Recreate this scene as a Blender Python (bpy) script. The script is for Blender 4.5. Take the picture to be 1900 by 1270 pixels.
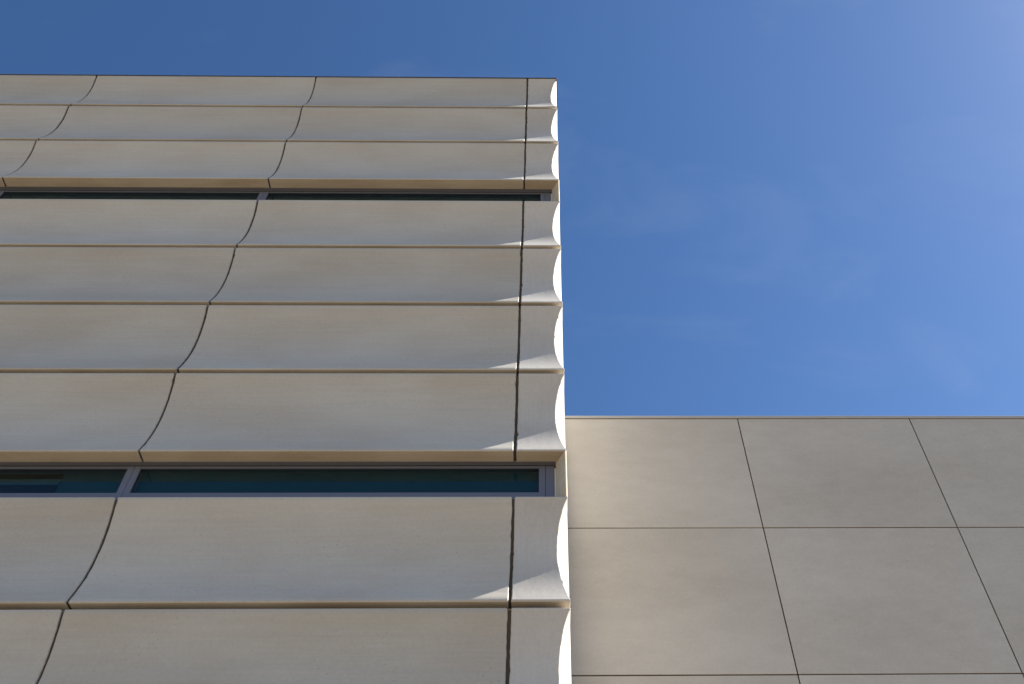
import bpy, bmesh, math, random
from mathutils import Matrix, Vector, noise

random.seed(7)
S = bpy.context.scene
for o in list(bpy.data.objects):
    bpy.data.objects.remove(o)

# ------------------------------------------------------------------ camera
cam_d = bpy.data.cameras.new('camera')
cam = bpy.data.objects.new('camera', cam_d)
S.collection.objects.link(cam)
S.camera = cam
cam_d.sensor_fit = 'HORIZONTAL'
cam_d.sensor_width = 36.0
cam_d.lens = 1681.0 / 1900.0 * 36.0
cam_d.shift_x = -86.9 / 1900.0
cam_d.clip_start = 0.05
cam_d.clip_end = 6000.0
pitch, yaw, roll = (math.radians(a) for a in (50.61036, 1.61591, -1.15821))
F = Vector((math.sin(yaw) * math.cos(pitch), math.cos(yaw) * math.cos(pitch), math.sin(pitch)))
R0 = Vector((math.cos(yaw), -math.sin(yaw), 0))
U0 = R0.cross(F)
Rv = math.cos(roll) * R0 + math.sin(roll) * U0
Uv = Rv.cross(F)
CAMZ = 1.6
m = Matrix((Rv, Uv, -F)).transposed().to_4x4()
m.translation = Vector((0, 0, CAMZ))
cam.matrix_world = m

# ------------------------------------------------------------------ light
SUN = Vector((0.964, 0.125, 1.0)).normalized()
SUN_EL = math.asin(SUN.z)
SUN_AZ = math.atan2(SUN.x, SUN.y)            # clockwise from +Y
world = bpy.data.worlds.new('World')
S.world = world
world.use_nodes = True
wn, wl = world.node_tree.nodes, world.node_tree.links
wn.clear()
sky = wn.new('ShaderNodeTexSky')
sky.sky_type = 'NISHITA'
sky.sun_disc = False
sky.sun_elevation = SUN_EL
sky.sun_rotation = SUN_AZ
sky.altitude = 100.0
sky.air_density = 1.0
sky.dust_density = 0.35
sky.ozone_density = 2.5
tc = wn.new('ShaderNodeTexCoord')            # thin high cloud over the whole dome
mp = wn.new('ShaderNodeMapping')
mp.inputs['Rotation'].default_value = (0.3, 0.5, 0.6)
mp.inputs['Location'].default_value = (7.7, 5.39, 0.3)
mp.inputs['Scale'].default_value = (1.6, 4.5, 2.6)
nz = wn.new('ShaderNodeTexNoise')
nz.inputs['Scale'].default_value = 2.3
nz.inputs['Detail'].default_value = 7.0
nz.inputs['Roughness'].default_value = 0.55
nz.inputs['Distortion'].default_value = 0.6
rp = wn.new('ShaderNodeMapRange')
rp.inputs['From Min'].default_value = 0.53
rp.inputs['From Max'].default_value = 0.85
rp.inputs['To Max'].default_value = 0.065
mx = wn.new('ShaderNodeMix')
mx.data_type = 'RGBA'
mx.inputs['B'].default_value = (5.0, 5.2, 5.6, 1)
bg = wn.new('ShaderNodeBackground')
bg.inputs['Strength'].default_value = 0.05
wo = wn.new('ShaderNodeOutputWorld')
wl.new(tc.outputs['Generated'], mp.inputs['Vector'])
wl.new(mp.outputs['Vector'], nz.inputs['Vector'])
wl.new(nz.outputs['Fac'], rp.inputs['Value'])
wl.new(rp.outputs['Result'], mx.inputs['Factor'])
hs = wn.new('ShaderNodeHueSaturation')        # deep clear blue, as through a polarising filter
hs.inputs['Hue'].default_value = 0.501
hs.inputs['Saturation'].default_value = 1.13
hs.inputs['Value'].default_value = 0.78
gm = wn.new('ShaderNodeGamma')
gm.inputs['Gamma'].default_value = 1.13
wl.new(sky.outputs['Color'], gm.inputs['Color'])
wl.new(gm.outputs['Color'], hs.inputs['Color'])
wl.new(hs.outputs['Color'], mx.inputs['A'])
wl.new(mx.outputs['Result'], bg.inputs['Color'])
wl.new(bg.outputs['Background'], wo.inputs['Surface'])

sd = bpy.data.lights.new('sun', 'SUN')
sd.energy = 5.0
sd.angle = math.radians(0.53)
sd.color = (1.0, 0.935, 0.84)
sun = bpy.data.objects.new('sun', sd)
S.collection.objects.link(sun)
sun.location = (30, 5, 40)
sun.rotation_euler = SUN.to_track_quat('Z', 'Y').to_euler()

vs = S.view_settings
S.display_settings.display_device = 'sRGB'
vs.view_transform = 'Standard'
vs.look = 'None'
vs.gamma = 1.0
vs.use_curve_mapping = False
vs.exposure = 1.68

S.render.engine = 'CYCLES'
S.cycles.max_bounces = 10
S.cycles.diffuse_bounces = 6
S.cycles.transparent_max_bounces = 8


# ------------------------------------------------------------------ materials
def mat_base(name):
    mt = bpy.data.materials.new(name)
    mt.use_nodes = True
    n = mt.node_tree.nodes
    return mt, n, mt.node_tree.links, n['Principled BSDF']


def concrete(name, col, stain, streak=(1, 1, 1), streak_amt=0.10, blotch=0.5, blotch_amt=0.5,
             pores=0.0, bump=0.12, rough=0.93, hue_var=0.05):
    """cast concrete: slow blotches, faint brushed streaks, pin holes, each piece cast a touch different"""
    mt, n, l, b = mat_base(name)
    b.inputs['Roughness'].default_value = rough
    b.inputs['Specular IOR Level'].default_value = 0.12
    t = n.new('ShaderNodeTexCoord')
    oi = n.new('ShaderNodeObjectInfo')
    off = n.new('ShaderNodeVectorMath'); off.operation = 'MULTIPLY_ADD'
    sc = n.new('ShaderNodeVectorMath'); sc.operation = 'SCALE'
    sc.inputs[0].default_value = (37.0, 11.0, 53.0)
    l.new(oi.outputs['Random'], sc.inputs['Scale'])
    off.inputs[1].default_value = (1, 1, 1)
    l.new(t.outputs['Object'], off.inputs[0])
    l.new(sc.outputs[0], off.inputs[2])

    def nse(scale, detail, vscale=(1, 1, 1), rgh=0.55):
        mpp = n.new('ShaderNodeMapping')
        mpp.inputs['Scale'].default_value = vscale
        l.new(off.outputs[0], mpp.inputs['Vector'])
        q = n.new('ShaderNodeTexNoise')
        q.inputs['Scale'].default_value = scale
        q.inputs['Detail'].default_value = detail
        q.inputs['Roughness'].default_value = rgh
        l.new(mpp.outputs['Vector'], q.inputs['Vector'])
        return q.outputs['Fac']

    def rng(sock, a, bb, lo, hi):
        r = n.new('ShaderNodeMapRange')
        for k, v in (('From Min', a), ('From Max', bb), ('To Min', lo), ('To Max', hi)):
            r.inputs[k].default_value = v
        l.new(sock, r.inputs['Value'])
        return r.outputs['Result']

    def mix(fac, A, B, mode='MIX'):
        q = n.new('ShaderNodeMix'); q.data_type = 'RGBA'; q.blend_type = mode
        for s, v in (('Factor', fac), ('A', A), ('B', B)):
            if hasattr(v, 'is_output'):
                l.new(v, q.inputs[s])
            else:
                q.inputs[s].default_value = v
        return q.outputs['Result']

    f1 = rng(nse(blotch, 5, (0.6, 1, 1.3)), 0.38, 0.66, 0.0, blotch_amt)
    c = mix(f1, (*col, 1), (*stain, 1))
    f2 = rng(nse(6.0, 4, streak, 0.6), 0.35, 0.65, 1.0 - streak_amt, 1.0 + streak_amt * 0.6)
    g = n.new('ShaderNodeCombineColor')
    for s in ('Red', 'Green', 'Blue'):
        l.new(f2, g.inputs[s])
    c = mix(1.0, c, g.outputs['Color'], 'MULTIPLY')
    f3 = rng(nse(45, 3), 0.3, 0.7, 0.955, 1.03)
    g3 = n.new('ShaderNodeCombineColor')
    for s in ('Red', 'Green', 'Blue'):
        l.new(f3, g3.inputs[s])
    c = mix(1.0, c, g3.outputs['Color'], 'MULTIPLY')
    if pores:
        v = n.new('ShaderNodeTexVoronoi')
        v.inputs['Scale'].default_value = 26.0
        l.new(off.outputs[0], v.inputs['Vector'])
        dot = rng(v.outputs['Distance'], 0.05, 0.13, 1.0, 0.0)
        gate = rng(nse(3.0, 2), 0.45, 0.60, 0.0, pores)
        mm = n.new('ShaderNodeMath'); mm.operation = 'MULTIPLY'
        l.new(dot, mm.inputs[0]); l.new(gate, mm.inputs[1])
        c = mix(mm.outputs[0], c, (col[0] * 0.35, col[1] * 0.33, col[2] * 0.3, 1))
    hv = rng(oi.outputs['Random'], 0, 1, 1.0 - hue_var, 1.0 + hue_var)
    g4 = n.new('ShaderNodeCombineColor')
    for s in ('Red', 'Green', 'Blue'):
        l.new(hv, g4.inputs[s])
    c = mix(1.0, c, g4.outputs['Color'], 'MULTIPLY')
    l.new(c, b.inputs['Base Color'])
    bp = n.new('ShaderNodeBump')
    bp.inputs['Strength'].default_value = bump
    bp.inputs['Distance'].default_value = 0.004
    l.new(nse(120, 4, (1, 1, 1), 0.7), bp.inputs['Height'])
    bp2 = n.new('ShaderNodeBump')
    bp2.inputs['Strength'].default_value = bump * 0.4
    bp2.inputs['Distance'].default_value = 0.02
    l.new(nse(3.0, 3, streak), bp2.inputs['Height'])
    l.new(bp.outputs['Normal'], bp2.inputs['Normal'])
    l.new(bp2.outputs['Normal'], b.inputs['Normal'])
    return mt


def plain(name, col, rough=0.5, metal=0.0, spec=0.4, var=0.08, scale=8.0):
    mt, n, l, b = mat_base(name)
    b.inputs['Roughness'].default_value = rough
    b.inputs['Metallic'].default_value = metal
    b.inputs['Specular IOR Level'].default_value = spec
    t = n.new('ShaderNodeTexCoord')
    q = n.new('ShaderNodeTexNoise')
    q.inputs['Scale'].default_value = scale
    q.inputs['Detail'].default_value = 5
    l.new(t.outputs['Object'], q.inputs['Vector'])
    x = n.new('ShaderNodeMix'); x.data_type = 'RGBA'
    x.inputs['A'].default_value = (*[v * (1 - var) for v in col], 1)
    x.inputs['B'].default_value = (*[min(1, v * (1 + var)) for v in col], 1)
    l.new(q.outputs['Fac'], x.inputs['Factor'])
    l.new(x.outputs['Result'], b.inputs['Base Color'])
    return mt


M_PANEL = concrete('scooped_precast', (0.52, 0.497, 0.447), (0.45, 0.41, 0.35), streak=(0.25, 2, 7), streak_amt=0.035,
                   blotch=1.5, blotch_amt=0.6, pores=0.8, hue_var=0.06)
M_SOFFIT = concrete('buff_soffit', (0.54, 0.475, 0.375), (0.44, 0.365, 0.265), streak=(0.3, 4, 4), streak_amt=0.06,
                    blotch=3.0, blotch_amt=0.8, pores=0.4)
M_CORNER = concrete('corner_precast', (0.55, 0.53, 0.495), (0.45, 0.42, 0.375), streak=(7, 7, 0.3), streak_amt=0.035,
                    blotch=1.4, blotch_amt=0.5, pores=0.2)
M_WING = concrete('smooth_precast', (0.525, 0.492, 0.44), (0.43, 0.392, 0.335), streak=(0.7, 1, 1.6), streak_amt=0.04,
                  blotch=0.8, blotch_amt=0.5, pores=0.2, bump=0.05, hue_var=0.03)
M_CORE = plain('core_concrete', (0.30, 0.27, 0.22), 0.9)
M_BED = plain('bed_mortar', (0.27, 0.235, 0.18), 0.9, spec=0.1, var=0.25, scale=20)
M_SEAL = plain('joint_sealant', (0.088, 0.070, 0.053), 0.8, spec=0.15, var=0.35, scale=25)
M_WSEAL = plain('wall_joint_sealant', (0.055, 0.043, 0.032), 0.85, spec=0.1, var=0.3, scale=25)
M_FRAME = plain('frame_aluminium', (0.145, 0.160, 0.215), 0.42, metal=0.0, spec=0.5, var=0.05)
M_TRIM = plain('trim_aluminium', (0.15, 0.15, 0.165), 0.5, spec=0.4, var=0.05)
M_COPE = plain('brown_flashing', (0.085, 0.062, 0.042), 0.5, spec=0.4)
M_COPE2 = plain('grey_flashing', (0.42, 0.40, 0.37), 0.45, spec=0.4)
M_SLIVER = plain('sunlit_sliver_white', (0.75, 0.72, 0.68), 0.6)  # pale colour stands in for sunlight on a narrow sliver
M_SHADE = plain('teal_shade', (0.032, 0.085, 0.105), 0.8)
M_REVEAL_LIT = concrete('lit_buff_reveal', (0.70, 0.61, 0.475), (0.56, 0.47, 0.34), streak=(9, 9, 0.4), blotch=4, blotch_amt=0.6)  # buff, lightened in the colour to stand in for warm bounced light
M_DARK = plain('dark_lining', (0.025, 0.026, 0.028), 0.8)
M_REFL_DARK = plain('dark_reflection', (0.008, 0.009, 0.010), 0.9)  # dark part of a reflection, painted behind the glass
M_REFL_BAND = plain('reflected_grey', (0.10, 0.125, 0.13), 0.8)  # lighter stripe of the same painted reflection
M_PAVE = concrete('pale_paving', (0.185, 0.152, 0.110), (0.148, 0.124, 0.092), blotch=0.3, blotch_amt=0.6, bump=0.05)
M_ROOF = plain('roof_membrane', (0.42, 0.41, 0.39), 0.8)

gl, n, l, b = mat_base('window_glass')
n.remove(b)
tr = n.new('ShaderNodeBsdfTransparent'); tr.inputs['Color'].default_value = (0.62, 0.76, 0.78, 1)
gs = n.new('ShaderNodeBsdfGlossy'); gs.inputs['Roughness'].default_value = 0.015
gs.inputs['Color'].default_value = (0.85, 0.95, 1.0, 1)
fr = n.new('ShaderNodeFresnel'); fr.inputs['IOR'].default_value = 1.5
mxs = n.new('ShaderNodeMixShader')
ge = n.new('ShaderNodeNewGeometry')              # reflect at the outer face only (the sheet does not refract)
mb = n.new('ShaderNodeMath'); mb.operation = 'MULTIPLY_ADD'; mb.inputs[1].default_value = -1.0; mb.inputs[2].default_value = 1.0
mf = n.new('ShaderNodeMath'); mf.operation = 'MULTIPLY'
l.new(ge.outputs['Backfacing'], mb.inputs[0])
l.new(mb.outputs[0], mf.inputs[0]); l.new(fr.outputs[0], mf.inputs[1])
l.new(mf.outputs[0], mxs.inputs[0]); l.new(tr.outputs[0], mxs.inputs[1]); l.new(gs.outputs[0], mxs.inputs[2])
l.new(mxs.outputs[0], n['Material Output'].inputs['Surface'])
M_GLASS = gl


# ------------------------------------------------------------------ mesh helpers
def empty(name, loc):
    o = bpy.data.objects.new(name, None)
    S.collection.objects.link(o)
    o.location = loc
    return o


def mesh_obj(name, verts, faces, mat, parent=None, loc=(0, 0, 0), smooth=None):
    """loc = world position of the piece's own origin; verts are relative to it"""
    me = bpy.data.meshes.new(name)
    me.from_pydata([tuple(v) for v in verts], [], faces)
    bm = bmesh.new(); bm.from_mesh(me)
    bmesh.ops.recalc_face_normals(bm, faces=bm.faces)
    bm.to_mesh(me); bm.free()
    if smooth:
        for p in me.polygons:
            p.use_smooth = True
        me.set_sharp_from_angle(angle=math.radians(smooth))
    me.materials.append(mat)
    o = bpy.data.objects.new(name, me)
    S.collection.objects.link(o)
    o.location = loc
    if parent:
        link_parent(o, parent)
    return o


def world_loc(o):
    v = Vector(o.location)
    while o.parent:
        o = o.parent
        v = v + Vector(o.location)
    return v


def link_parent(o, parent):
    o.location = Vector(o.location) - world_loc(parent)
    o.parent = parent


def box_data(x0, x1, y0, y1, z0, z1):
    v = [(x, y, z) for z in (z0, z1) for (x, y) in ((x0, y0), (x1, y0), (x1, y1), (x0, y1))]
    f = [(0, 3, 2, 1), (4, 5, 6, 7), (0, 1, 5, 4), (1, 2, 6, 5), (2, 3, 7, 6), (3, 0, 4, 7)]
    return v, f


def box(name, x0, x1, y0, y1, z0, z1, mat, parent=None, bev=0.0):
    v, f = box_data(0, x1 - x0, 0, y1 - y0, 0, z1 - z0)
    o = mesh_obj(name, v, f, mat, parent, (x0, y0, z0))
    if bev:
        bm = bmesh.new(); bm.from_mesh(o.data)
        bmesh.ops.bevel(bm, geom=list(bm.edges), offset=bev, segments=2, affect='EDGES', profile=0.5)
        bm.to_mesh(o.data); bm.free()
    return o


def boxes(name, lst, mat, parent):
    x0, y0, z0 = lst[0][0], lst[0][2], lst[0][4]
    V, Fc = [], []
    for q in lst:
        v, f = box_data(*q)
        k = len(V)
        V += [(a - x0, b_ - y0, c - z0) for a, b_, c in v]
        Fc += [tuple(i + k for i in g) for g in f]
    return mesh_obj(name, V, Fc, mat, parent, (x0, y0, z0))


# ------------------------------------------------------------------ ground
gv, gf = [(-2500, -2500, 0), (2500, -2500, 0), (2500, 2500, 0), (-2500, 2500, 0)], [(0, 1, 2, 3)]
ground = mesh_obj('ground', gv, gf, M_PAVE)
ground['kind'] = 'structure'

# ------------------------------------------------------------------ tower
D = 5.2                     # plane of the lips in front of the camera
XS = 0.189                  # plane of the tower's side wall
XL = -12.2
DEPTH = 0.09                # depth of a scoop
FADE = 0.20                 # the scoop dies out into the flat side wall over this length
BACK = 0.17
NOSE = 0.017
tower = empty('scooped_office_block', (-6.0, 9.7, 0))
tower['label'] = 'tall pale concrete block clad in rows of curved scooped panels with two slot window bands'
tower['category'] = 'building'

# (top of visible face, bottom of scoop, window above?, window below?)
ROWS = []
lips = [12.851, 11.870, 10.908, 9.527, 8.549, 7.575, 6.600, 5.213, 4.237, 3.261, 2.285, 0.895, 0.03]
tops = {0: 13.75, 3: 10.420, 7: 6.115, 11: 1.797}
for i, zl in enumerate(lips):
    top = tops.get(i, lips[i - 1] - 0.024 - 0.040)
    ROWS.append((top, zl, i in (3, 7, 11), i in (2, 6, 10)))
JOINTS = [-9.2, -6.194, -3.1644, -0.2179]
JW = 0.019


def f_scoop(z, zl, zt):
    u = (z - zl) / (zt - zl)
    return 0.0 if u <= 0 or u >= 1 else 4 * DEPTH * u * (1 - u)


def profile(top, zl, n_arc=30, sub=0.0):
    """front profile from soffit to top: list of (depth, z)"""
    zt = top - 0.010
    p = [(0.006, zl - NOSE), (0.0, zl - NOSE + 0.006), (0.0, zl - 0.003)]
    for k in range(1, n_arc):
        z = zl + (zt - zl) * k / n_arc
        p.append((f_scoop(z, zl, zt), z))
    p += [(0.001, zt), (0.003, top - 0.003), (0.010, top)]
    return p


def ragged(seed, t, amp):
    """worn concrete arris: fine wobble with the odd chip"""
    a = noise.noise(Vector((seed, t * 9.0, 0.3))) * amp * 0.7
    b_ = noise.noise(Vector((seed + 40, t * 38.0, 1.7)))
    c = noise.noise(Vector((seed + 80, t * 60.0, 4.2)))
    return a * 0.6 + amp * 0.75 * b_ + (amp * 2.6 * max(0, c - 0.38) / 0.3)


def straight_panel(x0, x1, top, zl, sill, head, seed, amp0, amp1):
    pr = profile(top, zl)
    back = 0.187 if sill else (0.123 if head else BACK)
    ch = 0.006
    cols = []
    L = x1 - x0
    for (x, inset, am, sg, s2) in ((0.0, ch, amp0, 1, 0), (ch, 0.0, amp0, 1, 0), (0.05, 0, 0, 1, 0),
                                   (L - 0.05, 0, 0, -1, 9), (L - ch, 0.0, amp1, -1, 9), (L, ch, amp1, -1, 9)):
        col = []
        for d, z in pr:
            w = ragged(seed + s2, z, am) if am else 0.0
            zz = z + (inset if z < zl - NOSE + 0.003 else 0) - (inset if z > top - 0.004 else 0)
            col.append((x + sg * w, d + inset, zz - zl))
        col.append((x, back, top - zl - (inset if inset else 0)))
        col.append((x, back, -NOSE + inset))
        cols.append(col)
    n_ = len(cols[0])
    V = [v for c in cols for v in c]
    Fc = []
    for a in range(len(cols) - 1):
        for k in range(n_):
            k2 = (k + 1) % n_
            Fc.append((a * n_ + k, (a + 1) * n_ + k, (a + 1) * n_ + k2, a * n_ + k2))
    Fc.append(tuple(range(n_)))
    Fc.append(tuple((len(cols) - 1) * n_ + k for k in reversed(range(n_))))
    return V, Fc


def corner_panel(x0, top, zl, seed, amp, r_low=False):
    """horizontal sections lofted upward: scoop in front, mitred edge, side face fading to flat"""
    pr = profile(top, zl)
    secs = []
    W = XS - x0
    yb = FADE + 0.02
    n_p = len(pr)
    for k, (d, z) in enumerate(pr):
        ins = 0.006 if k in (0,) else (0.010 if k == n_p - 1 else (0.003 if k == n_p - 2 else 0.0))
        w0 = ragged(seed, z, amp)
        w1 = ragged(seed + 17, z, 0.005 if r_low else 0.003)
        c = 0.007
        f = d
        u = min(max((z - zl) / (top - 0.010 - zl), 0.0), 1.0) ** 1.14
        g_ = 0.079 * (4 * u * (1 - u)) ** 0.86      # cut back of the mitred end, fullest a little above half height
        sec = [(0 + w0 * 1.0, f + 0.006), (0.006 + w0, f), (0.05, f), (W - g_ - 0.05 - c, f), (W - g_ - c + w1, f),
               (W - g_ - c * 0.25 + w1, f + c * 0.25), (W - g_ + 0.001 - ins * 0.5, f + c + 0.002)]
        for s in (0.25, 0.5, 0.75):
            sec.append((W - g_ * (1 - s) - ins * 0.5, f + c + (FADE - f - c) * s))
        sec += [(W - ins * 0.3, FADE), (W - ins * 0.3, yb), (0, yb)]
        secs.append([(x, y, z - zl) for x, y in sec])
    n_ = len(secs[0])
    V = [v for s in secs for v in s]
    Fc = []
    for a in range(len(secs) - 1):
        for k in range(n_):
            k2 = (k + 1) % n_
            Fc.append((a * n_ + k, a * n_ + k2, (a + 1) * n_ + k2, (a + 1) * n_ + k))
    Fc.append(tuple(reversed(range(n_))))
    Fc.append(tuple((len(secs) - 1) * n_ + k for k in range(n_)))
    return V, Fc


def seal_strip(xc, top, zl, back, width=0.03):
    """dark sealant bead sitting back in a vertical joint"""
    rec = 0.018
    pr = [(d + rec, min(max(z, zl - NOSE + rec * 0.7), top - rec * 0.7)) for d, z in profile(top, zl, 16)]
    V = []
    for x in (-width / 2, width / 2):
        V += [(x, d, z - zl) for d, z in pr] + [(x, back, top - zl - 0.013), (x, back, -NOSE + 0.013)]
    n_ = len(V) // 2
    Fc = [(k, (k + 1) % n_, n_ + (k + 1) % n_, n_ + k) for k in range(n_)]
    Fc += [tuple(reversed(range(n_))), tuple(range(n_, 2 * n_))]
    return V, Fc


def soffit(o):
    """faces turned downward take a separate, more buff material"""
    o.data.materials.append(M_SOFFIT)
    for p in o.data.polygons:
        if p.normal.z < -0.85:
            p.material_index = 1


for r, (top, zl, wa, wb) in enumerate(ROWS):
    edges = [XL] + JOINTS
    for c in range(len(JOINTS)):
        jr = 0.011 if c == len(JOINTS) - 1 else JW / 2
        x0 = edges[c] + (JW / 2 if c else 0)
        x1 = edges[c + 1] - jr
        am1 = 0.0055 if c == len(JOINTS) - 1 else 0.003
        dx = random.uniform(-0.002, 0.002)
        V, Fc = straight_panel(x0 + dx, x1 + dx, top, zl, wa, wb, r * 7.3 + c * 3.1, 0.003, am1)
        soffit(mesh_obj('facade_panel', V, Fc, M_PANEL, tower, (x0 + dx, D + random.uniform(-0.002, 0.002), zl), smooth=40))
    V, Fc = corner_panel(JOINTS[-1] + 0.011, top, zl, r * 5.7, 0.005, r >= 7)
    soffit(mesh_obj('corner_panel', V, Fc, M_CORNER, tower, (JOINTS[-1] + 0.011, D, zl), smooth=14))
    for j in JOINTS:
        V, Fc = seal_strip(j, top, zl, 0.12 if wb else 0.15, 0.034 if j == JOINTS[-1] else 0.030)
        mesh_obj('sealant_strip', V, Fc, M_SEAL, tower, (j, D, zl), smooth=40)
    # bed joint under the row (not at window bands)
    if not wb and r + 1 < len(ROWS):
        zt2 = ROWS[r + 1][0]
        gap = 0.014 if r == 4 else 0.004
        box('bed_joint', XL + 0.01, XS - 0.03, D + 0.078, D + 0.16, zt2 + 0.001, zl - NOSE - gap, M_BED, tower)
        box('joint_backing', XL + 0.02, XS - 0.04, D + 0.11, D + 0.165, zl - NOSE - gap + 0.001, zl - NOSE - 0.001, M_SEAL, tower)

# flat side wall behind the fading corner
YS = [D + FADE + 0.035, D + 1.285, D + 4.2, D + 7.1, D + 9.0]
bands = [(10.908 - NOSE, 13.75), (6.60 - NOSE, 10.872), (2.285 - NOSE, 6.562), (0.0, 2.249)]
for (z0, z1) in bands:
    for a in range(len(YS) - 1):
        box('side_panel', XS - 0.12, XS - 0.004, YS[a], YS[a + 1] - 0.014, z0, z1, M_WING, tower, bev=0.004)

# core of the building: solid floors and spandrels, hollow behind the window bands
YB = D + 9.0
XC = XS - 0.125
z_edges = [(0, 1.70), (2.30, 6.03), (6.615, 10.33), (10.923, 13.60)]
for z0, z1 in z_edges:
    box('spandrel_core', XL, XC, D + 0.26, YB, z0, z1, M_CORE, tower)
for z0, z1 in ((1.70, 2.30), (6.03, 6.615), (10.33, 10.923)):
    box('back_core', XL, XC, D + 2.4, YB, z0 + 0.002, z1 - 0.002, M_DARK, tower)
box('left_end_wall', XL - 0.25, XL - 0.004, D + 0.02, YB, 0, 13.75, M_WING, tower)
box('rear_wall', XL - 0.25, XS, YB + 0.004, YB + 0.2, 0, 13.75, M_WING, tower)
box('roof_deck', XL, XC - 0.01, D + 0.3, YB - 0.01, 13.602, 13.64, M_ROOF, tower)

# parapet flashing
cx = [XL - 0.26, -11.0, -8.0, -5.0, -2.0, XS + 0.004]
for a in range(len(cx) - 1):
    box('coping', cx[a], cx[a + 1] - 0.003, D - 0.006 + random.uniform(-.001, .001), D + 0.30, 13.752, 13.768 + random.uniform(0, .002), M_COPE, tower, bev=0.002)
box('side_coping', XS - 0.14, XS + 0.004, D + 0.302, YB + 0.2, 13.752, 13.768, M_COPE, tower, bev=0.002)
box('corner_flashing', XS + 0.001, XS + 0.006, D - 0.005, D + 0.03, 12.84, 13.751, M_COPE, tower)

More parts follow.
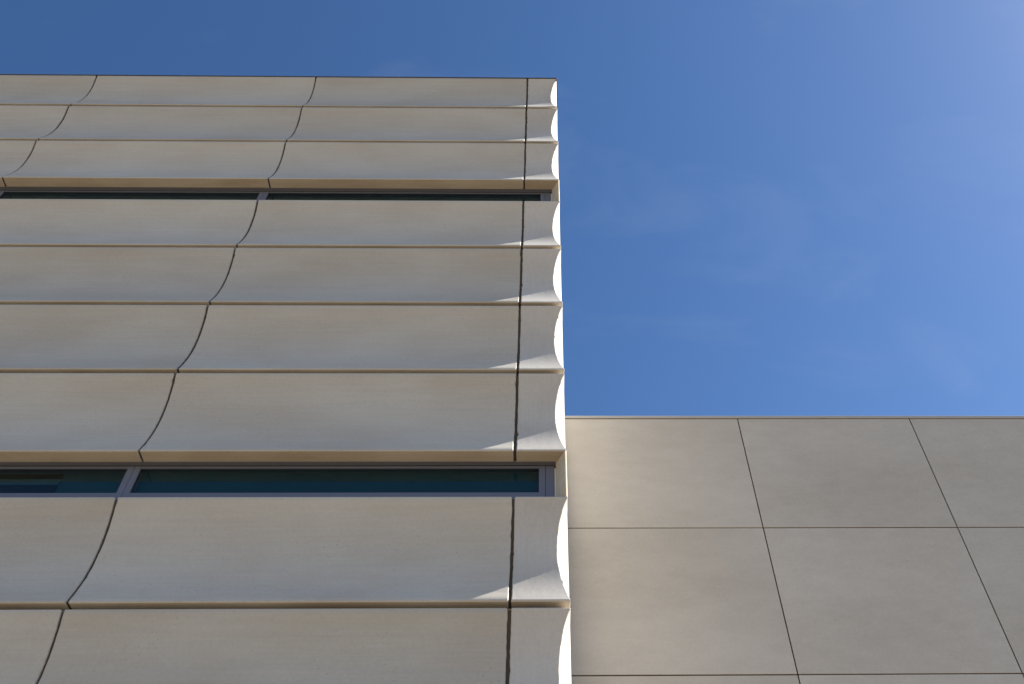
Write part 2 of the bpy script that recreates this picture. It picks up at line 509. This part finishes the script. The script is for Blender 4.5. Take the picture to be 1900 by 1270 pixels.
# window bands
FY0, FY1 = D + 0.166, D + 0.235
WIN_X = [XL + 0.05, -9.26, -6.26, -3.23, 0.024]
for (zs, zh) in ((1.797, 2.285 - NOSE), (6.115, 6.600 - NOSE), (10.420, 10.908 - NOSE)):
    # metal head trim between concrete soffit and frame, splayed jamb at the corner
    box('head_trim', XL, 0.103, D + 0.1235, FY1 + 0.01, zh - 0.004, zh + 0.03, M_TRIM, tower)
    box('head_bead', XL, 0.096, FY0 - 0.003, FY0 + 0.003, zh - 0.009, zh - 0.0035, M_DARK, tower)
    # concrete soffit return in front of the trim is the panel itself; fill the panel's back
    y0 = D
    jz0, jz1 = zs - 0.002, zh + 0.001
    sec = [(0.170, 0.012), (0.174, 0.003), (0.1805, 0.0), (0.1865, 0.004), (0.189, 0.012), (0.189, FADE + 0.02), (0.107, FADE + 0.02), (0.107, 0.135)]
    V = [(x - 0.107, y, z - jz0) for z in (jz0, jz1) for x, y in sec]
    k = len(sec)
    Fc = [(i, (i + 1) % k, k + (i + 1) % k, k + i) for i in range(k)] + [tuple(reversed(range(k))), tuple(range(k, 2 * k))]
    mesh_obj('splayed_jamb', V, Fc, M_REVEAL_LIT, tower, (0.107, y0, jz0), smooth=30)
    box('sunlit_sliver', 0.097, 0.106, FY0 - 0.012, FY0 + 0.02, zs, zh - 0.045, M_SLIVER, tower)  # added strip, coloured as a sunlit sliver beside the frame
    box('end_plate', 0.026, 0.096, FY0, FY1, zs, zh, M_FRAME, tower, bev=0.0015)
    for a in range(len(WIN_X) - 1):
        x0, x1 = WIN_X[a] + 0.0015, WIN_X[a + 1] - 0.0015
        st = 0.049
        zr, zt = zs + 0.183, zh - 0.032
        w = boxes('window', [(x0, x0 + st, FY0, FY1, zs, zh), (x1 - st, x1, FY0, FY1, zs, zh),
                             (x0 + st, x1 - st, FY0 + 0.001, FY1, zt, zh), (x0 + st, x1 - st, FY0 + 0.001, FY1, zs, zr)],
                  M_FRAME, tower)
        gp = box('pane', x0 + st - 0.004, x1 - st + 0.004, FY0 + 0.016, FY0 + 0.022, zr - 0.004, zt + 0.004, M_GLASS, w)
        boxes('gasket', [(x0 + st, x1 - st, FY0 + 0.006, FY0 + 0.0155, zt - 0.008, zt + 0.002),
                         (x0 + st - 0.002, x0 + st + 0.006, FY0 + 0.006, FY0 + 0.0155, zr, zt - 0.009),
                         (x1 - st - 0.006, x1 - st + 0.002, FY0 + 0.006, FY0 + 0.0155, zr, zt - 0.009)], M_DARK, w)
        # blinds behind the glass; one left pane gets a reflection put in as colour
        if zs == 6.115 and a == 2:
            box('blind', -3.80, x1 - st, FY0 + 0.07, FY0 + 0.075, zs, zh - 0.02, M_SHADE, w)
            box('dark_reflection_panel', x0, -3.805, FY0 + 0.076, FY0 + 0.079, zs, zh - 0.02, M_REFL_DARK, w)  # added sheet: dark reflected shape imitated by colour
            box('reflection_band', x0, -3.805, FY0 + 0.07, FY0 + 0.075, 6.446, 6.503, M_REFL_BAND, w)  # added stripe: lighter band within that imitated reflection
        elif zs == 6.115 and a == 3:
            box('blind', x0 + st, x1 - st, FY0 + 0.062, FY0 + 0.066, zs, zh - 0.02, M_SHADE, w)
        else:
            box('blind', x0 + st, x1 - st, FY0 + 0.062, FY0 + 0.066, zs, zh - 0.02, M_SHADE, w)

# ------------------------------------------------------------------ low wing on the right
D2 = 6.5
wing = empty('low_concrete_wing', (6.0, 11.0, 0))
wing['label'] = 'lower plain concrete wing of large smooth flat panels right of the tall scooped block'
wing['category'] = 'building'
WX = [XS + 0.006, 2.007, 3.786, 5.565, 7.344, 9.123, 10.902, 12.681]
WZ = [8.276, 6.8655, 5.4137, 3.962, 2.510, 1.058, 0.0]
g = 0.0055
for c in range(len(WX) - 1):
    for r in range(len(WZ) - 1):
        x0 = WX[c] + (g if c else 0); x1 = WX[c + 1] - g
        z1 = WZ[r] - (g if r else 0); z0 = WZ[r + 1] + (g if WZ[r + 1] else 0)
        yj = D2 + random.uniform(-0.0015, 0.0015)
        box('wall_panel', x0, x1, yj, yj + 0.12, z0, z1, M_WING, wing, bev=0.0025)
box('joint_backing', WX[0] + 0.01, WX[-1] - 0.02, D2 + 0.008, D2 + 0.05, 0.01, 8.25, M_WSEAL, wing)
box('wing_core', WX[0] + 0.005, WX[-1] - 0.01, D2 + 0.13, D2 + 9.0, 0, 8.15, M_CORE, wing)
box('end_wall', WX[-1] - 0.004, WX[-1] + 0.15, D2 + 0.01, D2 + 9.0, 0, 8.27, M_WING, wing)
box('roof_deck', WX[0] + 0.01, WX[-1] - 0.012, D2 + 0.135, D2 + 8.99, 8.152, 8.19, M_ROOF, wing)
cx = [WX[0] - 0.001, 2.9, 5.9, 8.9, WX[-1] + 0.16]
for a in range(len(cx) - 1):
    box('coping', cx[a], cx[a + 1] - 0.003, D2 - 0.010 + random.uniform(-.001, .001), D2 + 0.20, 8.280, 8.314 + random.uniform(0, .0015), M_COPE2, wing, bev=0.003)
box('drip_edge', WX[0] - 0.001, WX[-1] + 0.155, D2 - 0.004, D2 + 0.02, 8.2765, 8.2795, M_COPE, wing)
